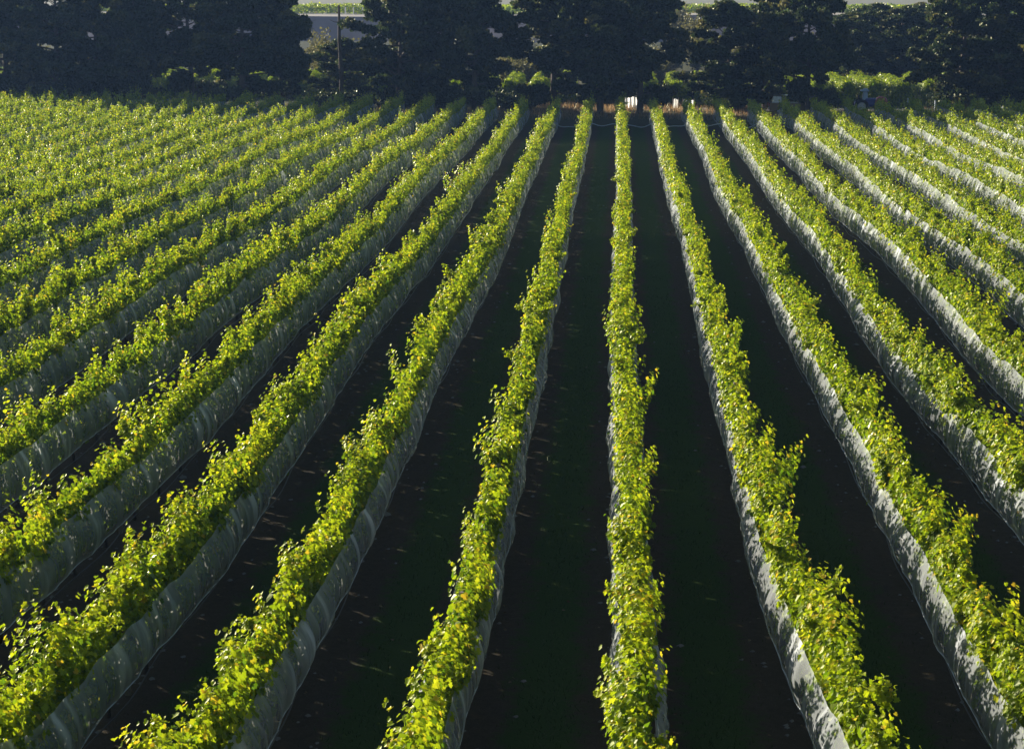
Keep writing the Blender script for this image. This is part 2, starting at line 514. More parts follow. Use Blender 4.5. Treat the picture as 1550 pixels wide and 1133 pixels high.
def row_x(n): return ROW0 + W * n
def drift(n, y):
    y = np.asarray(y, dtype=float)
    d = .07 * np.sin(y / 11.0 + n * 2.1) * np.clip((120 - y) / 40, 0, 1)
    if n == 1: d = d + .34 * np.clip((26 - y) / 9, 0, 1)
    return d
Y_END = 130.5
def row_start(n):
    X = row_x(n)
    # distance at which the row enters the frame, less a margin
    yv = abs(X) / (0.335 if X > 0 else 0.46) if False else 0
    if X > 0: yv = X / math.tan(math.atan(775 / F_PX) - YAW) * 0.97
    else: yv = -X / math.tan(math.atan(775 / F_PX) + YAW) * 0.97
    return max(12.5, yv - 8.0)
def row_end(n):
    return Y_END - .3 * math.sin(n * 1.7) + max(0, -(n + 3)) * .42 + max(0, n - 4) * .35

ORD = ['', 'first', 'second', 'third', 'fourth', 'fifth', 'sixth', 'seventh', 'eighth', 'ninth', 'tenth', 'eleventh', 'twelfth',
       'thirteenth', 'fourteenth', 'fifteenth', 'sixteenth', 'seventeenth', 'eighteenth', 'nineteenth', 'twentieth']
def row_phrase(n):
    if n == 0: return 'the straight centre row'
    return '%s row %s of the straight centre row' % (ORD[abs(n)], 'left' if n < 0 else 'right')

def trunk_mesh():
    mb = MB()
    mb.tube([(0, 0, -.05), (.02, .01, .3), (-.02, .03, .6), (.01, 0, .88)], [.035, .028, .026, .024], 7)
    mb.tube([(.0, 0, .86), (.01, .25, .92), (0, .6, .90), (.01, .88, .92)], [.022, .018, .014, .01], 6)
    mb.tube([(.0, 0, .86), (.01, -.25, .92), (0, -.6, .90), (.01, -.88, .92)], [.022, .018, .014, .01], 6)
    o = mb.build('trunk', M_VBARK, smooth=True); me = o.data
    bpy.data.objects.remove(o); return me
def post_mesh():
    mb = MB(); mb.tube([(0, 0, -.1), (0, 0, 1.0), (0, 0, 1.68), (0, 0, 1.70)], [.05, .047, .045, .035], 9)
    o = mb.build('post', M_POST, smooth=False); me = o.data
    bpy.data.objects.remove(o); return me
ME_TRUNK = trunk_mesh(); ME_POST = post_mesh()

def build_row(n):
    X = row_x(n); y0 = row_start(n); y1 = row_end(n)
    root = empty('vine_row', (X, y0, float(gz(X, y0))))
    lab = ('leafy grapevine row running straight away in the centre of the block' if n == 0 else
           'leafy grapevine row, the %s' % row_phrase(n))
    tag(root, lab, 'vine row', 'grapevine rows of the near block')
    rz = root.location.z
    ch = []
    for a, b, lod, sh, nl, sz in ((0, 30, 0, 34, 26, .096), (30, 46, 1, 30, 23, .102), (46, 72, 1, 26, 21, .112), (72, 999, 2, 24, 18, .125)):
        s, e = max(a, y0), min(b, y1)
        if e - s > .2:
            ch += vine_leaves(X, s, e, 1000 + n * 7 + a, lod, sh, nl, sz)
    ch = [(P - np.array([X, y0, rz]) + np.stack([drift(n, P[:, 1]), 0 * P[:, 1], 0 * P[:, 1]], 1), T, N, S, ti, l) for P, T, N, S, ti, l in ch]
    me = leaves_mesh('foliage', ch, M_LEAF)
    mesh_obj('foliage', me, root)
    # posts every 7.2 m
    yy = y0 + 0.3
    for k in range(30):
        yp = y1 - .1 - 7.2 * k
        if yp < y0: break
        o = mesh_obj('post', ME_POST, root, (float(drift(n, yp)), yp - y0, float(gz(X, yp)) - rz))
    # trunks every 1.8 m where they can be made out
    yt = y1 - 1.0
    k = 0
    while yt > y0:
        if yt < 62:
            o = mesh_obj('trunk', ME_TRUNK, root, (random.uniform(-.04, .04) + float(drift(n, yt)), yt - y0, float(gz(X, yt)) - rz))
            o.rotation_euler = (0, 0, random.choice([0, math.pi]) + random.uniform(-.05, .05))
        yt -= 1.8
    # drip hose hanging low under the vines
    ys = np.arange(y0, min(y1, 95), .6)
    sgn = -1 if n > 0 else 1
    pts = [(float(drift(n, y)) + sgn * (.16 + .05 * math.sin(y * 1.1 + n)), y - y0, float(gz(X, y)) - rz + .14 + .05 * math.sin(y * .87) ** 2) for y in ys]
    if len(pts) > 3:
        mb = MB(); mb.tube(pts, .011, 5); mb.build('drip_hose', M_HOSE, root, smooth=True)
    return root

def build_net(n, side):
    X = row_x(n); y0 = row_start(n); y1 = row_end(n) - .05
    seed = 5000 + n * 13 + (side > 0) * 5
    ys = np.concatenate([np.arange(y0, min(50, y1), .055), np.arange(max(50, y0), y1 + .1, .13)])
    nv = 13
    v = np.linspace(0, 1, nv)
    Yg, Vg = np.meshgrid(ys, v, indexing='ij')
    g = gz(np.full_like(ys, X), ys)
    top = (1.34 if abs(n) >= 4 else 1.25) + .07 * noise1(ys, 2.3, seed) + .05 * noise1(ys, .7, seed + 1)
    bot = .42 + .08 * noise1(ys, 4.0, seed + 2) + .03 * noise1(ys, 1.1, seed + 3)
    if n == -3: top = top + .30 * np.clip((18.0 - ys) / 1.5, 0, 1)
    env = np.sin(np.pi * np.clip(Vg * .93 + .12, 0, 1)) ** .8
    yw = Yg + .28 * (1 - Vg) * noise1(Yg, 3.0, seed + 9) + .30 * (Vg - .4)
    fold = (.045 * np.abs(noise1(yw, .30, seed + 4)) + .018 * noise1(yw, .14, seed + 5) + .035 * noise1(yw, 1.1, seed + 6)) * (.35 + env)
    bulge = .18 + .13 * env + .05 * noise1(Yg, 3.1, seed + 7) * env
    x = side * (bulge + fold + .03) + drift(n, Yg)
    z = g[:, None] + bot[:, None] + (top - bot)[:, None] * Vg
    V = np.stack([x.ravel(), (Yg - y0).ravel(), (z - float(gz(X, y0))).ravel()], 1)
    ny = len(ys)
    i = np.arange((ny - 1) * (nv - 1)); r = i // (nv - 1); c = i % (nv - 1); a = r * nv + c
    Fq = np.stack([a, a + 1, a + nv + 1, a + nv], 1)
    # where the cloth is gathered it is denser: in sharp folds and at the hem
    gat = np.clip(noise1(yw, .17, seed + 8) - .45, 0, 1) * 1.6 * np.clip(.35 + Vg, 0, 1) * np.clip(noise1(Yg, 1.3, seed + 10) + .35, 0, 1) + .14 * np.clip(1 - Vg * 7, 0, 1) + .10 * np.clip(Vg * 8 - 7, 0, 1)
    me = np_mesh('bird_net', V, [Fq], [M_NET], smooth=True, attrs={'gather': ('POINT', gat.ravel())})
    root = empty('bird_net', (X, y0, float(gz(X, y0))))
    mesh_obj('netting', me, root)
    mb = MB()
    sub = slice(0, None, 6)
    pts = [(float(a), float(b), float(c)) for a, b, c in zip(x[sub, 0], (ys - y0)[sub], (z[:, 0] - float(gz(X, y0)))[sub])]
    mb.tube(pts, .010, 5); mb.build('hem_cord', M_CORD, root, smooth=True)
    tag(root, 'white bird net on the %s side of %s' % ('right' if side > 0 else 'left', ('the ' if n else '') + row_phrase(n).replace('the straight centre row', 'the centre row')),
        'bird netting', 'bird netting along the vine rows')

ROWS = [n for n in range(-20, 16) if row_start(n) < Y_END - 4]
for n in ROWS:
    build_row(n)
    if n <= 0: build_net(n, +1)
    if n >= 0: build_net(n, -1)
    if n in (-1,): build_net(n, -1)
    if n in (1,): build_net(n, +1)

# ------------------------------------------------------------------ ground litter (uncountable)
def litter():
    rng = np.random.default_rng(77)
    # fallen leaves
    n = 2200
    rn = rng.integers(-8, 7, n); X = row_x(rn) + rng.normal(0, .55, n)
    Y = 13 + 75 * rng.random(n) ** 1.5
    P = np.stack([X, Y, gz(X, Y) + .02], 1)
    N = nrm(rng.normal(0, .35, (n, 3)) + np.array([0, 0, 1.0])); T = rng.normal(0, 1, (n, 3))
    me = leaves_mesh('fallen_leaves', [(P, T, N, rng.uniform(.04, .08, n), rng.uniform(0, 1, n), 1)],
        leaf_mat('dry_leaf', [(0, (.10, .07, .04)), (1, (.22, .17, .10))], [(0, (.1, .06, .03)), (1, (.2, .15, .08))], tr=.2, gloss=.03))
    tag(mesh_obj('fallen_leaves', me), 'dry brown fallen leaves scattered under the vine rows', 'leaf litter', kind='stuff')
    # stones
    n = 2600
    rn = rng.integers(-8, 7, n); sg = rng.choice([-1, 1], n)
    X = row_x(rn) + sg * np.abs(rng.normal(.25, .28, n)); Y = 13 + 80 * rng.random(n) ** 1.4
    s = rng.uniform(.018, .06, n) * np.where(rng.random(n) < .05, 1.7, 1)
    octv = np.array([(1, 0, 0), (-1, 0, 0), (0, 1, 0), (0, -1, 0), (0, 0, .65), (0, 0, -.65), (.6, .6, .3), (-.6, -.55, .35)])
    octf = np.array([(0, 6, 4), (6, 2, 4), (2, 1, 4), (1, 7, 4), (7, 3, 4), (3, 0, 4), (0, 2, 6), (1, 3, 7)])
    V = (octv[None] * (1 + rng.uniform(-.25, .25, (n, 8, 3)))) * s[:, None, None] + np.stack([X, Y, gz(X, Y) + .01], 1)[:, None, :]
    F = (octf[None] + (np.arange(n) * 8)[:, None, None]).reshape(-1, 3)
    me = np_mesh('gravel_stones', V.reshape(-1, 3), [F], [simple_mat('grey_stone', (.20, .19, .18), .8, noise=.3, nscale=2)])
    tag(mesh_obj('gravel_stones', me), 'small pale stones lying along the bare strips under the vines', 'stones', kind='stuff')
    # grass in the lanes
    n = 110000
    rn = rng.integers(-8, 7, n); X = row_x(rn) + W / 2 + rng.normal(0, .36, n)
    Y = 14 + 50 * rng.random(n) ** 1.6
    clump = noise1(X, .35, 3) + noise1(Y, .5, 4)
    keep = clump > -.5
    X, Y = X[keep], Y[keep]; n = len(X)
    h = rng.uniform(.03, .09, n); a = rng.uniform(0, 2 * np.pi, n); w = .006
    z = gz(X, Y)
    lean = rng.normal(0, .035, (n, 2))
    V = np.stack([np.stack([X - np.cos(a) * w, Y - np.sin(a) * w, z], 1), np.stack([X + np.cos(a) * w, Y + np.sin(a) * w, z], 1),
                  np.stack([X + lean[:, 0], Y + lean[:, 1], z + h], 1)], 1).reshape(-1, 3)
    F = np.arange(n * 3).reshape(-1, 3)
    me = np_mesh('grass', V, [F], [leaf_mat('grass_blade', [(0, (.018, .04, .010)), (1, (.05, .075, .02))], [(0, (.03, .06, .012)), (1, (.07, .11, .02))], tr=.35, gloss=.02)],
                 attrs={'tint': ('FACE', rng.random(n))})
    tag(mesh_obj('grass', me), 'short green grass growing down the middle of the lanes', 'grass', kind='stuff')
    # tall dry grass on the headland
    n = 42000
    X = rng.uniform(-60, 45, n); Y = 133 + 10 * rng.random(n) ** .8
    far = (X > -12) & (X < 12) & (rng.random(n) < .6); Y = np.where(far, rng.uniform(141, 149, n), Y)
    keep = (noise1(X, 1.5, 9) + noise1(Y, 1.2, 10)) > -.35
    X, Y = X[keep], Y[keep]; n = len(X)
    h = rng.uniform(.25, .65, n); a = rng.uniform(0, 2 * np.pi, n); w = .02
    lean = rng.normal(0, .12, (n, 2)); z = gz(X, Y)
    V = np.stack([np.stack([X - np.cos(a) * w, Y - np.sin(a) * w, z], 1), np.stack([X + np.cos(a) * w, Y + np.sin(a) * w, z], 1),
                  np.stack([X + lean[:, 0], Y + lean[:, 1], z + h], 1)], 1).reshape(-1, 3)
    me = np_mesh('dry_grass', V, [np.arange(n * 3).reshape(-1, 3)], [leaf_mat('dry_grass_blade', [(0, (.20, .13, .06)), (1, (.34, .25, .13))], [(0, (.40, .22, .09)), (1, (.65, .42, .20))], tr=.4, gloss=.02)],
                 attrs={'tint': ('FACE', rng.random(n))})
    tag(mesh_obj('dry_grass', me), 'tall dry tan grass on the headland at the end of the rows', 'dry grass', kind='stuff')
litter()

# ------------------------------------------------------------------ cord across the row ends
def end_cord():
    mb = MB(); pts = []
    xs0 = [row_x(k) for k in range(-2, 5)]
    yc = 121.0
    for a, b in zip(xs0[:-1], xs0[1:]):
        for k in range(12):
            t = k / 12; x = a + (b - a) * t
            sag = .30 * 4 * t * (1 - t) * (1 + .3 * math.sin(a)) + .05 * math.sin(x * 4)
            pts.append((x, yc, float(gz(x, yc)) + .95 - sag))
    pts.append((xs0[-1], yc, float(gz(xs0[-1], yc)) + .95))
    mb.tube(pts, .028, 6)
    o = mb.build('cord', M_CORD, smooth=True)
    tag(o, 'pale cord sagging between the far ends of the middle vine rows', 'cord')
end_cord()

# ------------------------------------------------------------------ trees
def bark_tubes(mb, limbs):
    for pts, rads, n in limbs: mb.tube(pts, rads, n)

def pine_meshes(seed, H=13.0, R=5.2, low=.10, dens=1.0):
    rng = np.random.default_rng(seed)
    mb = MB()
    tr = []
    lx, ly = rng.normal(0, .25, 2)
    for k in range(9):
        t = k / 8
        tr.append((lx * t + .18 * math.sin(3 * t + seed), ly * t + .15 * math.cos(4 * t), -0.1 + (H - .3) * t))
    mb.tube(tr, [.30 * (1 - .9 * (k / 8)) + .02 for k in range(9)], 9)
    P, T, N, S, TI = [], [], [], [], []
    nl = int(54 * dens)
    for i in range(-6, nl):
        t = low + (1 - low) * ((i + rng.uniform(0, 1)) / nl) if i >= 0 else rng.uniform(.07, .2)
        z = (H - .4) * t
        k = min(7, int(t * 8)); f = t * 8 - k
        bx = tr[k][0] * (1 - f) + tr[k + 1][0] * f; by = tr[k][1] * (1 - f) + tr[k + 1][1] * f
        a = i * 2.4 + rng.normal(0, .35)
        prof = (min(1, .55 + t * 1.6) if t < .35 else 1.0) * (1 - ((t - .35) / .68) ** 2 * .85 if t > .35 else 1)
        L = R * prof * rng.choice([.45, .7, .9, 1.0, 1.15] if i >= 0 else [.5, .8]) * rng.uniform(.85, 1.08)
        rise = rng.uniform(-.05, .30) + t * .25
        pts = []
        for q in range(5):
            s = q / 4
            pts.append(Vector((bx + math.cos(a + .12 * s * s) * L * s, by + math.sin(a + .12 * s * s) * L * s, z + L * (rise * s - (.18 - .2 * t) * s * s) + rng.normal(0, .06))))
        r0 = .03 + .10 * (1 - t) * rng.uniform(.7, 1.2)
        mb.tube(pts, [r0, r0 * .75, r0 * .5, r0 * .3, .012], 5)
        # flattened foliage pads along the outer part of the limb, with gaps between
        for c in range(max(2, int(L * 1.15 * dens + rng.uniform(0, 1.2)))):
            s = rng.uniform(.30, 1.0) ** .75
            q = min(3, int(s * 4)); fr = s * 4 - q
            c0 = np.array(pts[q].lerp(pts[q + 1], fr)) + rng.normal(0, 1, 3) * np.array([.35, .35, .08])
            pr = rng.uniform(.45, .95); ptint = rng.normal(0, .22)
            for e in range(int(29 * pr * pr / .5)):
                v = rng.normal(0, 1, 3); v /= np.linalg.norm(v)
                ctr = c0 + v * rng.random() ** .4 * np.array([pr, pr, .50 * pr + .08])
                m = 6
                d = rng.normal(0, 1, (m, 3)); d[:, 2] = np.abs(d[:, 2]) * .8 + .1; d = nrm(d)
                P.append(ctr + d * rng.uniform(.0, .10, (m, 1)))
                T.append(d); N.append(nrm(np.cross(d, rng.normal(0, 1, (m, 3)))))
                S.append(rng.uniform(.22, .40, m)); TI.append(np.full(m, np.clip(rng.normal(.38 + .3 * (s - .5), .15) + ptint, 0, 1)))
    P, T, N = (np.concatenate(q) for q in (P, T, N)); S = np.concatenate(S); TI = np.concatenate(TI)
    me = leaves_mesh('crown', [(P, T, N, S, TI, 2)], M_PINE)
    o = mb.build('trunk', M_BARK, smooth=True); mt = o.data; bpy.data.objects.remove(o)
    return mt, me

def bush_meshes(seed, H, R, mat, name='crown', n=2600, size=.22, upright=False):
    rng = np.random.default_rng(seed)
    mb = MB(); P = []
    for i in range(9):
        a = i * 2.4 + rng.normal(0, .3); r = R * rng.uniform(.35, .95); h = H * rng.uniform(.6, 1.0) * (.85 if i else 1)
        if upright: r *= .45
        pts = [Vector((math.cos(a) * r * s * (.6 + .4 * s), math.sin(a) * r * s * (.6 + .4 * s), -.05 + h * s)) for s in (0, .3, .6, .85)]
        mb.tube(pts, [.07 * H / 4, .05 * H / 4, .03 * H / 4, .012], 5)
        for c in range(n // 9 // 6):
            s = rng.uniform(.25, 1.0)
            ctr = np.array([math.cos(a) * r * s, math.sin(a) * r * s, h * s]) + rng.normal(0, 1, 3) * np.array([R * .2, R * .2, H * .09])
            P.append(ctr + rng.normal(0, .16, (6, 3)))
    P = np.concatenate(P); P[:, 2] = np.maximum(P[:, 2], .08); m = len(P)
    me = leaves_mesh(name, [(P, rng.normal(0, 1, (m, 3)) + np.array([0, 0, .6]), nrm(rng.normal(0, 1, (m, 3))), size * rng.uniform(.6, 1.2, m), np.clip(np.repeat(rng.normal(.5, .22, m // 6), 6), 0, 1), 2)], mat)
    o = mb.build('stems', M_BARK, smooth=True); mt = o.data; bpy.data.objects.remove(o)
    return mt, me

def px2world(px, Y):
    """x on the ground at distance Y that shows at pixel column px (near the tree line)"""
    R3 = cam.rotation_euler.to_matrix()
    # search along x for the column
    inv = R3.transposed()
    best = None
    lo, hi = -600.0, 600.0
    for _ in range(50):
        mid = (lo + hi) / 2
        c = inv @ (Vector((mid, Y, 0.0)) - Vector((0, 0, CAM_Z)))
        u = 775 + F_PX * c.x / (-c.z)
        if u < px: lo = mid
        else: hi = mid
    return (lo + hi) / 2

PINES = [pine_meshes(s, H, R, low) for s, H, R, low in ((101, 11.5, 4.9, .17), (102, 10.8, 4.5, .14), (103, 12.0, 5.1, .08), (104, 10.5, 4.2, .12), (105, 11.5, 4.6, .26))]
def place_tree(name, meshes, loc, rz, sc, label, cat, group, parts=('trunk', 'crown')):
    r = empty(name, loc, rz); r.scale = (sc[0], sc[0], sc[1])
    mesh_obj(parts[0], meshes[0], r); mesh_obj(parts[1], meshes[1], r)
    tag(r, label, cat, group)
    return r
PG = 'pines of the shelter belt behind the near vineyard'
pines = [  # px, Y, variant, rz, scale, label
    (-75, 137, 0, 0.3, 1.0, 1.0, 'dark pine cut off by the left edge of the picture'),
    (15, 139, 1, 1.3, 1.08, 1.15, 'dense dark pine, first full tree from the left end of the belt'),
    (88, 136, 2, 2.2, 1.0, 1.0, 'very dense black green pine, second full tree from the left end'),
    (152, 140, 3, 0.8, 1.0, 1.2, 'dark pine between the dense left trees and the bare tall trunk, third from left'),
    (210, 137, 4, 4.2, .85, 1.05, 'pine with a straight dark trunk showing clear of low branches, fourth from left'),
    (290, 139, 4, 3.1, .95, 1.15, 'dark spreading pine, fifth from the left, just left of the forked tree'),
    (371, 136, 4, 0.2, 1.0, 1.0, 'pine with open lower limbs showing lit vines behind, sixth from left'),
    (425, 138, 4, 5.1, .80, .95, 'leaning limbed pine on the left side of the gap with the bare pole'),
    (520, 143, 3, 1.4, .75, .56, 'short dark pine filling the foot of the left gap behind the bare pole'),
    (606, 137, 0, 2.6, .95, 1.1, 'broad dark pine on the right side of the gap with the bare pole'),
    (655, 140, 3, 1.9, 1.15, 1.2, 'tall dark pine in the middle of the wide central clump'),
    (722, 136, 4, 0.9, .92, 1.1, 'dark pine on the left side of the notch over the centre rows'),
    (838, 138, 4, 5.6, 1.0, 1.05, 'dark pine on the right side of the notch over the centre rows'),
    (905, 136, 4, 4.4, .95, .92, 'broad pine standing straight beyond the centre vine rows'),
    (968, 137, 4, 2.4, .95, 1.05, 'pine with its trunk beside the bright white bundle'),
    (1100, 138, 3, 3.6, 1.0, .88, 'lower bushy dark pine left of the parked brown wagon'),
    (1160, 141, 4, 1.1, .85, 1.0, 'tall pine whose trunk rises at the left end of the brown wagon'),
    (1219, 134, 4, 2.9, .80, 1.05, 'pine whose bare trunk stands in front of the brown wagon'),
    (1448, 138, 0, 0.5, .92, .95, 'bushy pine on the right side of the open view to the lit vine hedges'),
    (1510, 136, 2, 3.9, 1.0, .9, 'dense pine second from the right edge of the picture'),
    (1585, 138, 1, 5.9, 1.1, 1.2, 'dark pine cut off by the right edge of the picture'),
]
for px, Y, v, rz, s, sz, lab in pines:
    Y += 4 + max(0, (500 - px) / 500 * 2)
    place_tree('pine_tree', PINES[v], (px2world(px, Y), Y, 0), rz, (s, min(sz, 1.08)), lab, 'pine tree', PG)

# undergrowth bushes closing the foot of the belt
M_BUSHG = leaf_mat('dark_shrub', [(0, (.012, .024, .012)), (1, (.04, .055, .02))], [(0, (.02, .03, .01)), (1, (.06, .08, .02))], tr=.3, gloss=.03)
SH = [bush_meshes(201, 1.7, 2.6, M_BUSHG, n=3600, size=.24), bush_meshes(202, 1.4, 3.0, M_BUSHG, n=3600, size=.24), bush_meshes(203, 2.1, 2.3, M_BUSHG, n=3600, size=.24)]
shr = [(-10, 139, 0), (50, 141, 1), (110, 138, 2), (160, 141, 0), (500, 139, 0), (545, 141, 2), (610, 139, 1), (680, 138, 2), 
       (1000, 150, 0), (1055, 152, 2), (775, 140, 1), (1100, 140, 0), (1440, 141, 0), (1490, 139, 2), (1545, 140, 1)]
for i, (px, Y, v) in enumerate(shr):
    Y += 4 + max(0, (500 - px) / 500 * 2)
    place_tree('shrub', SH[v], (px2world(px, Y), Y, 0), i * 1.3, (1.0, 1.0 + .1 * math.sin(i)), 'low dark evergreen shrub filling the foot of the pine belt', 'shrub',
               'shrubs at the foot of the pine belt', ('stems', 'foliage'))

# the bare dead trunk in the left gap
mb = MB(); X = px2world(517, 143)
mb.tube([(0, 0, -.1), (.05, 0, 3), (-.04, 0, 6), (.0, 0, 9.1)], [.22, .19, .16, .09], 9)
dead = empty('dead_tree', (X, 143, 0))
mb.build('trunk', M_BARK, dead, smooth=True)
mb = MB()
for z, a, l in ((7.8, .2, .9), (7.6, 3.3, .9), (6.2, 1.0, .7), (5.1, 3.0, .8), (4.2, .1, .8), (8.4, 2.7, .5)):
    mb.tube([(0, 0, z), (math.cos(a) * l * .5, math.sin(a) * l * .5, z + .05), (math.cos(a) * l, math.sin(a) * l, z + .25)], [.05, .035, .012], 5)
mb.build('branch_stubs', M_BARK, dead, smooth=True)
tag(dead, 'bare dead pole-like tree trunk standing in the left gap of the pine belt', 'dead tree')

# ------------------------------------------------------------------ second vine block beyond the pines
def block2():
    g = 'vine rows of the block beyond the pines'
    for k in range(-25, 18):
        X = row_x(k)
        y0 = 150.0 + (6 if k < -8 else 0); y1 = y0 + 13
        root = empty('vine_row', (X, y0, 0))
        rng = np.random.default_rng(400 + k)
        ch = []
        for (ya, yb, m, amin) in ((0, 7, 3600, 0.0), (7, 13, 1800, .3)):
            a = rng.uniform(amin, np.pi - amin, m); yy = rng.uniform(ya, yb, m)
            wv = .80 + .12 * noise1(yy, 1.3, 60 + k) + .05 * np.sin(k); hv = 2.25 + .22 * noise1(yy, 1.0, 90 + k) + .10 * np.sin(k * 2.3)
            f = rng.uniform(.80, 1.04, m)
            ca, sa = np.cos(a), np.sin(a)
            P = np.stack([wv * f * np.sign(ca) * np.abs(ca) ** .55, yy, hv * f * sa ** .6], 1)
            N = nrm(np.stack([ca, np.zeros(m), sa], 1) + rng.normal(0, .38, (m, 3)))
            ch.append((P, rng.normal(0, .4, (m, 3)) + np.array([0, 0, -1]), N, rng.uniform(.15, .25, m), np.clip(rng.normal(.38, .22, m), 0, 1), 2))
        m = 520   # the rounded end face, its shade put into darker leaf tints
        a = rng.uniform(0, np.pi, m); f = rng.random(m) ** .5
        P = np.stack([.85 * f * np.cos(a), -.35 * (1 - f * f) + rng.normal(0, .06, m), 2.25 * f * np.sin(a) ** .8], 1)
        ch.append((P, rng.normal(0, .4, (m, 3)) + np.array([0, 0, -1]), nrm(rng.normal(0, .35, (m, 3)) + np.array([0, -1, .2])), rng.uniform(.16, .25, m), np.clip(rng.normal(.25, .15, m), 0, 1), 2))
        mesh_obj('foliage', leaves_mesh('foliage', ch, M_LEAF), root)
        tag(root, 'vine hedge with a shaded end tinted darker and a sunlit top, one of the rows beyond the pine belt', 'vine row', g)
block2()

# ------------------------------------------------------------------ rough growth, far pines, bank and terrace behind
OL = [bush_meshes(301, 4.5, 2.6, M_OLIVE, n=3000, size=.3), bush_meshes(302, 6.5, 2.8, M_OLIVE, n=3600, size=.3, upright=True), bush_meshes(303, 3.2, 3.2, M_OLIVE, n=3000, size=.3)]
rng = random.Random(5)
ol = []
for i in range(44):
    px = -20 + i * 37 + rng.uniform(-14, 14)
    ol.append((px, rng.uniform(172, 205), rng.randrange(3), rng.uniform(.6, 1.0)))
ol += [(498, 166, 1, .9), (528, 168, 0, 1.1), (548, 166, 0, 1.0), (786, 172, 2, 1.1), (770, 168, 0, .8), (1028, 225, 1, 1.25), (1012, 200, 0, .9), (1048, 215, 1, 1.1)]
for i, (px, Y, v, s) in enumerate(ol):
    place_tree('olive_bush', OL[v], (px2world(px, Y), Y, 0), i * 1.1, (s, s), 'brown and olive scrub bush growing beyond the second vine block', 'bush', 'scrub bushes behind the second vine block', ('stems', 'foliage'))
for i, (px, Y, v, s, sz, lab) in enumerate([(1285, 170, 1, .9, .72, 'hazy distant pine nearest the tall belt trunk, left one of the far group'), (1325, 177, 3, .95, .80, 'hazy distant pine in the middle of the far group'),
                               (1365, 171, 0, .85, .70, 'hazy distant pine, third of the far group'), (1400, 176, 1, 1.0, .76, 'hazy distant pine at the right end of the far group'), (1305, 186, 2, .9, .68, 'hazy distant pine standing behind the left trees of the far group'),
                               (1380, 188, 2, .8, .68, 'hazy distant pine standing behind the right trees of the far group')]):
    place_tree('pine_tree', PINES[v], (px2world(px, Y), Y, 0), i * 2.0, (s, sz), lab, 'pine tree', 'far pines beyond the second vine block')

M_BANK = simple_mat('bank_earth', (0.15, 0.12, 0.13), 0.95, noise=0.35, nscale=.25, bump=0.3)
M_FIELD = simple_mat('dry_pasture', (0.22, 0.205, 0.15), 0.95, noise=0.2, nscale=.05)
M_TRACK = simple_mat('pale_track', (0.42, 0.36, 0.30), 0.9, noise=0.2, nscale=.5)
TZ = 4.3
def terrace():
    xs = np.linspace(-260, 260, 131); n = len(xs)
    y0 = 287 + 1.5 * np.sin(xs / 11); y1 = 300 + 1.2 * np.sin(xs / 17 + 1); zt = TZ + .25 * np.sin(xs / 23)
    prof = [(y0, np.full(n, -.5)), (y0 + 4, np.full(n, 1.2)), (y1 - 2, zt - .9), (y1, zt)]
    V = np.concatenate([np.stack([xs, a, b], 1) for a, b in prof])
    i = np.arange(n - 1); F = np.concatenate([np.stack([i + k * n, i + 1 + k * n, i + 1 + (k + 1) * n, i + (k + 1) * n], 1) for k in range(3)])
    tag(mesh_obj('bank', np_mesh('bank', V, [F], [M_BANK], smooth=True)), kind='structure')
    rows = [(y1, zt), (y1 + 6, zt), (np.full(n, 314.), zt)]
    V = np.concatenate([np.stack([xs, a, b], 1) for a, b in rows])
    F = np.concatenate([np.stack([i + k * n, i + 1 + k * n, i + 1 + (k + 1) * n, i + (k + 1) * n], 1) for k in range(2)])
    tag(mesh_obj('track', np_mesh('track', V, [F], [M_TRACK])), kind='structure')
    rows = [(np.full(n, 314.), zt), (np.full(n, 420.), np.full(n, TZ)), (np.full(n, 3500.), np.full(n, TZ + 8))]
    V = np.concatenate([np.stack([xs * (1 + .0 * k), a, b], 1) for k, (a, b) in enumerate(rows)])
    V[2 * n:, 0] *= 8
    V[n:2 * n, 0] *= 1.4
    tag(mesh_obj('field', np_mesh('field', V, [F], [M_FIELD])), kind='structure')
    # vine rows on the terrace, running along its edge
    for k, yy in enumerate((318, 325, 332)):
        rg = np.random.default_rng(800 + k); m = 16000
        X = rg.uniform(-110, 110, m)
        P = np.stack([X, rg.normal(0, .5, m), TZ + rg.uniform(.1, 1.6, m) + .2 * noise1(X, 3, k)], 1)
        me = leaves_mesh('foliage', [(P, rg.normal(0, .5, (m, 3)) + np.array([0, 0, -1]), nrm(rg.normal(0, .8, (m, 3)) + np.array([-.3, -.4, .5])), rg.uniform(.3, .5, m), np.clip(rg.normal(.4, .2, m), 0, 1), 2)], M_LEAF)
        root = empty('vine_row', (0, yy, 0)); mesh_obj('foliage', me, root)
        tag(root, ('nearest vine row along the edge of the distant terrace', 'middle of the three vine rows on the distant terrace', 'farthest vine row on the distant terrace')[k], 'vine row', 'vine rows on the distant terrace')
    M_WP = simple_mat('white_paint', (.75, .72, .68), .6)
    for px, w in ((524, .22), (536, .18), (550, .14)):
        mb = MB(); mb.box((0, 0, .6), (w, w, 1.3), bev=.03); mb.tube([(0, 0, 1.25), (0, 0, 1.32)], [w * .6, w * .3], 8)
        o = mb.build('fence_post', M_WP, loc=(px2world_t(px, 307), 307, TZ))
        tag(o, {524: 'white post on the terrace track, left one of three', 536: 'white post on the terrace track, middle one of three', 550: 'thin white post on the terrace track, right one of three'}[px], 'post', 'white posts on the distant terrace track')
def px2world_t(px, Y):
    return px2world(px, Y)
terrace()

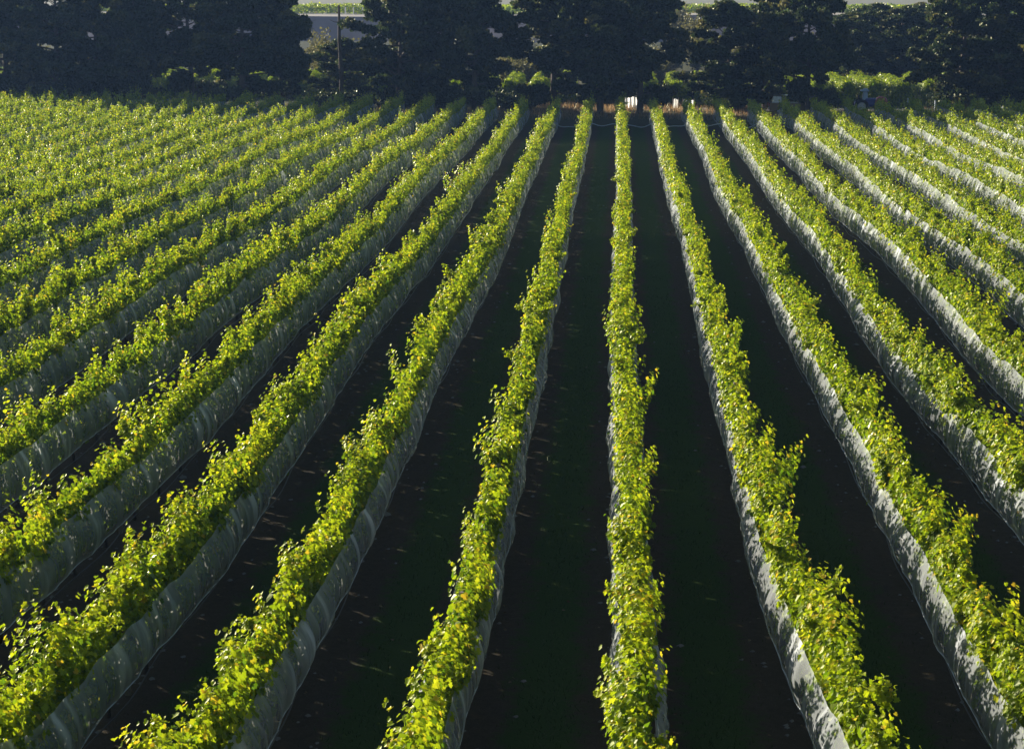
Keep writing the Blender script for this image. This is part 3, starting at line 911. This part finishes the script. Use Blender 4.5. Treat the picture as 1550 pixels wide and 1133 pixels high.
# ------------------------------------------------------------------ stand-in sheets for bright patches, and things parked on the gravel road
M_BRIGHTPATCH = None
def patch():  # translucent white sheets added as stand-ins for overexposed bright patches
    m, nt, out = new_mat('white_stand_in')
    d = nt.nodes.new('ShaderNodeBsdfDiffuse'); d.inputs[0].default_value = (.85, .85, .84, 1)
    t = nt.nodes.new('ShaderNodeBsdfTranslucent'); t.inputs[0].default_value = (.92, .90, .86, 1)
    mx = nt.nodes.new('ShaderNodeMixShader'); mx.inputs[0].default_value = .7
    nt.links.new(d.outputs[0], mx.inputs[1]); nt.links.new(t.outputs[0], mx.inputs[2]); nt.links.new(mx.outputs[0], out.inputs[0])
    rng = np.random.default_rng(4)
    def sheet(px0, px1, Y, h, lab, seed):
        x0, x1 = px2world(px0, Y), px2world(px1, Y)
        nx, nz = 24, 12
        V = []
        for a in range(nx):
            for b in range(nz):
                u, v = a / (nx - 1), b / (nz - 1)
                V.append((x0 + (x1 - x0) * u, .10 * math.sin(u * 19 + seed) * (1 - .3 * v) + .15 * (1 - v), h * v * (1 - .12 * abs(math.sin(u * 3 + seed)))))
        F = [(a * nz + b, (a + 1) * nz + b, (a + 1) * nz + b + 1, a * nz + b + 1) for a in range(nx - 1) for b in range(nz - 1)]
        V = [(x - x0, y, z) for x, y, z in V]
        me = bpy.data.meshes.new('bright_patch_mesh'); me.from_pydata(V, [], F); me.materials.append(m); me.update()
        me.polygons.foreach_set('use_smooth', [True] * len(me.polygons))
        root = empty('bright_patch_sheet', (x0, Y, 0))
        mesh_obj('cloth', me, root)
        mb = MB()
        for xx in (-.04, x1 - x0 + .04): mb.tube([(xx, .05, -.1), (xx, .05, h + .08)], [.035, .03], 7)
        mb.tube([(-.04, .05, h), (x1 - x0 + .04, .05, h)], [.02, .02], 6)
        mb.build('stakes', M_POST, root)
        tag(root, lab, 'cloth')
    sheet(946, 964, 145.5, 1.05, 'white sheet added for the bright overexposed patch beside a dark trunk beyond the centre rows', 1)
    sheet(1019, 1026, 145.5, .9, 'small white sheet added for a sunlit patch, left one of the two right of the first sheet', 2)
    sheet(1034, 1050, 145.5, .8, 'low white sheet added for a sunlit patch, right one of the two right of the first sheet', 3)
patch()

M_CAR = simple_mat('bronze_car_paint', (.26, .18, .09), .28, metal=.3, spec=.6)
M_GLASS = None
def glass():
    m, nt, out = new_mat('window_glass')
    tr = nt.nodes.new('ShaderNodeBsdfTransparent'); tr.inputs[0].default_value = (.85, .85, .8, 1)
    g = nt.nodes.new('ShaderNodeBsdfGlossy'); g.inputs['Roughness'].default_value = .02
    mx = nt.nodes.new('ShaderNodeMixShader'); mx.inputs[0].default_value = .12
    nt.links.new(tr.outputs[0], mx.inputs[1]); nt.links.new(g.outputs[0], mx.inputs[2]); nt.links.new(mx.outputs[0], out.inputs[0])
    return m
M_GLASS = glass()
M_TYRE = simple_mat('tyre_rubber', (.025, .025, .027), .85)
M_RIM = simple_mat('alloy_rim', (.5, .5, .52), .35, metal=.8)
M_CHROME = simple_mat('bright_bumper', (.75, .74, .72), .25, metal=.6)
M_RED = simple_mat('red_plastic', (.45, .05, .05), .35)
M_LAMPR = simple_mat('red_lamp', (.5, .03, .03), .2)

def wheel(parent, x, y, r, w):
    mb = MB(); n = 20
    prof = [(-w / 2, r * .6), (-w / 2, r * .93), (-w / 2 + .03, r), (w / 2 - .03, r), (w / 2, r * .93), (w / 2, r * .6)]
    for a, rr in prof:
        for j in range(n):
            t = 2 * math.pi * j / n; mb.v.append((x + rr * math.cos(t), y + a, r + rr * math.sin(t)))
    for k in range(len(prof) - 1):
        for j in range(n):
            jj = (j + 1) % n; mb.f.append([k * n + j, k * n + jj, (k + 1) * n + jj, (k + 1) * n + j])
    ty = mb.build('wheel', M_TYRE, parent, smooth=True)
    mb = MB(); mb.tube([(x, y - w * .42, r), (x, y - w * .3, r), (x, y + w * .3, r), (x, y + w * .42, r)], [r * .5, r * .61, r * .61, r * .5], 16)
    mb.build('rim', M_RIM, ty)

def wagon():
    Y = 140.2; x0 = px2world(1163, Y); x1 = px2world(1243, Y); L = x1 - x0
    root = empty('parked_car', ((x0 + x1) / 2, Y, 0.0)); w = .86
    def shell(prof, name, mat, hw, parent):
        mb = MB(); n = len(prof)
        rings = []
        for yy, ins in ((-hw, .05), (-hw + .06, 0), (hw - .06, 0), (hw, .05)):
            cx = sum(p[0] for p in prof) / n; cz = sum(p[1] for p in prof) / n
            k = len(mb.v)
            for px_, pz in prof: mb.v.append((px_ + (cx - px_) * ins, yy, pz + (cz - pz) * ins))
            rings.append(list(range(k, k + n)))
        mb._loft(rings); return mb.build(name, mat, parent)
    h = L / 2
    body = [(-h + .05, .38), (-h, .55), (-h + .02, .95), (-h + .12, 1.02), (h - 1.15, 1.0), (h - .25, .88), (h - .02, .75), (h, .45), (h - .1, .32)]
    b = shell(body, 'body', M_CAR, w, root)
    # cabin posts and roof: open frame so the light shows through the windows
    mb = MB()
    mb.box((-.45, 0, 1.60), (L * .60, 1.50, .07), bev=.03)
    for sx in (-1, 1):
        for q0, q1 in (((-h + .12, 1.0), (-h + .28, 1.58)), ((-1.0, 1.0), (-1.0, 1.58)), ((.15, 1.0), (.12, 1.58)), ((h - 1.15, 1.0), (.92, 1.58))):
            mb.tube([(q0[0], sx * .80, q0[1]), (q1[0], sx * .72, q1[1])], [.05, .045], 6)
    mb.build('roof', M_CAR, root)
    for sy in (-1, 1):
        for xa, xb in ((-h + .2, -1.05), (-.95, .08), (.2, 1.0)):
            mb = MB(); k = 0
            mb.v += [(xa, sy * .80, 1.0), (xb + (.25 if xb > .9 else 0), sy * .80, 1.0), (xb, sy * .73, 1.55), (xa + .06, sy * .73, 1.55)]
            mb.v += [(a, b_ - sy * .015, c) for a, b_, c in mb.v[:4]]
            mb.f += [[0, 1, 2, 3], [7, 6, 5, 4], [0, 4, 5, 1], [1, 5, 6, 2], [2, 6, 7, 3], [3, 7, 4, 0]]
            mb.build('window', M_GLASS, root)
    mb = MB(); mb.box((.45, 0, .95), (.5, 1.2, .5), bev=.08); mb.box((-.7, 0, .95), (.35, 1.3, .55), bev=.08); mb.build('seats', M_TYRE, root)
    mb = MB(); mb.box((-h - .05, 0, .55), (.16, 1.6, .22), bev=.05); mb.build('bumper', M_CHROME, root)
    mb = MB(); mb.box((h + .03, 0, .45), (.14, 1.6, .2), bev=.05); mb.build('bumper', M_CHROME, root)
    for sy in (-.62, .62):
        mb = MB(); mb.box((-h + .0, sy, .82), (.08, .18, .3), bev=.02); mb.build('tail_light', M_LAMPR, root)
        mb = MB(); mb.box((h - .03, sy, .66), (.1, .26, .16), bev=.03); mb.build('headlight', M_GLASS, root)
    for x in (-h + .85, h - .85):
        for y in (-.74, .74): wheel(root, x, y, .34, .22)
    tag(root, 'bronze brown station wagon parked side-on behind the pine trunk, with sun through its windows', 'car')
wagon()

def tractor():
    Y = 141.5; X = px2world(1308, Y)
    M_BLUE = simple_mat('blue_tractor_paint', (.05, .06, .22), .4)
    M_PALE = simple_mat('pale_blue_canopy', (.38, .47, .58), .5)
    root = empty('tractor', (X, Y, 0))
    mb = MB(); mb.box((.75, 0, 1.0), (1.5, .62, .6), bev=.08); mb.box((-.1, 0, .78), (1.6, .5, .4), bev=.05); mb.build('body', M_BLUE, root)
    mb = MB()
    mb.box((0, 0, 1.42), (.44, .42, .85), bev=.06, taper=.85); mb.box((-.06, 0, 1.95), (.72, .66, .16), bev=.06); mb.box((0, 0, 2.08), (.36, .4, .12), bev=.04)
    mb.build('cab_column', M_PALE, root)
    mb = MB(); mb.box((-.35, 0, 1.1), (.45, .5, .12), bev=.04); mb.box((-.55, 0, 1.35), (.1, .48, .45), bev=.04); mb.build('seat', M_TYRE, root)
    for y in (-.55, .55): wheel(root, -.35, y, .62, .32); wheel(root, 1.25, y, .36, .2)
    tag(root, 'small blue tractor with a pale blue upright standing before the lit vine hedges', 'tractor')
    # red round-topped tank on a skid
    X = px2world(1332, Y); t = empty('spray_tank', (X, Y - .3, 0))
    mb = MB(); n = 20; ringz = []
    for z, r in ((.45, .45), (.5, .52), (1.0, .54), (1.2, .50), (1.38, .38), (1.48, .2), (1.5, .05)):
        k = len(mb.v)
        for j in range(n):
            a = 2 * math.pi * j / n; mb.v.append((r * math.cos(a), r * math.sin(a), z))
        ringz.append(list(range(k, k + n)))
    mb._loft(ringz); mb.build('tank', M_RED, t, smooth=True)
    mb = MB(); mb.box((0, 0, .40), (1.1, 1.0, .10), bev=.02)
    for a in (-.4, .4):
        for b in (-.35, .35): mb.box((a, b, .17), (.09, .09, .36))
    mb.build('stand', M_POST, t)
    tag(t, 'round topped red tank standing right of the blue tractor', 'tank')
tractor()

def marker(px, Y, h, col, lab, cat='post', base=0.0, w=.16):
    X = px2world(px, Y)
    m = simple_mat('marker_paint', col, .5)
    mb = MB(); mb.tube([(0, 0, base - .1), (0, 0, base + h * .95), (0, 0, base + h)], [w / 2, w / 2, w * .3], 10)
    o = mb.build('marker_post', m, loc=(X, Y, 0), smooth=False)
    tag(o, lab, cat)
marker(1373, 141, 1.35, (.8, .8, .8), 'short white post in front of the dark vine hedge end')
marker(1259, 140, 1.1, (.75, .25, .25), 'short pinkish red post between the brown wagon and the blue tractor')
marker(1415, 142, 1.2, (.45, .5, .6), 'short grey blue post at the right end of the lit vine hedges')

# ------------------------------------------------------------------ haze
def haze():
    m, nt, out = new_mat('haze_air')
    pv = nt.nodes.new('ShaderNodeVolumePrincipled')
    pv.inputs['Color'].default_value = (.30, .50, .95, 1)
    pv.inputs['Density'].default_value = 0.00024
    pv.inputs['Anisotropy'].default_value = 0.2
    nt.links.new(pv.outputs[0], out.inputs['Volume'])
    mb = MB()
    x0, x1, y0, y1, z0, z1 = -2700, 2700, -70, 5200, -1.6, 26
    mb.box(((x0 + x1) / 2, (y0 + y1) / 2, (z0 + z1) / 2), (x1 - x0, y1 - y0, z1 - z0))
    o = mb.build('haze', m)
    tag(o, kind='stuff', label='thin blue evening haze filling the air over the vineyard', cat='haze')
haze()
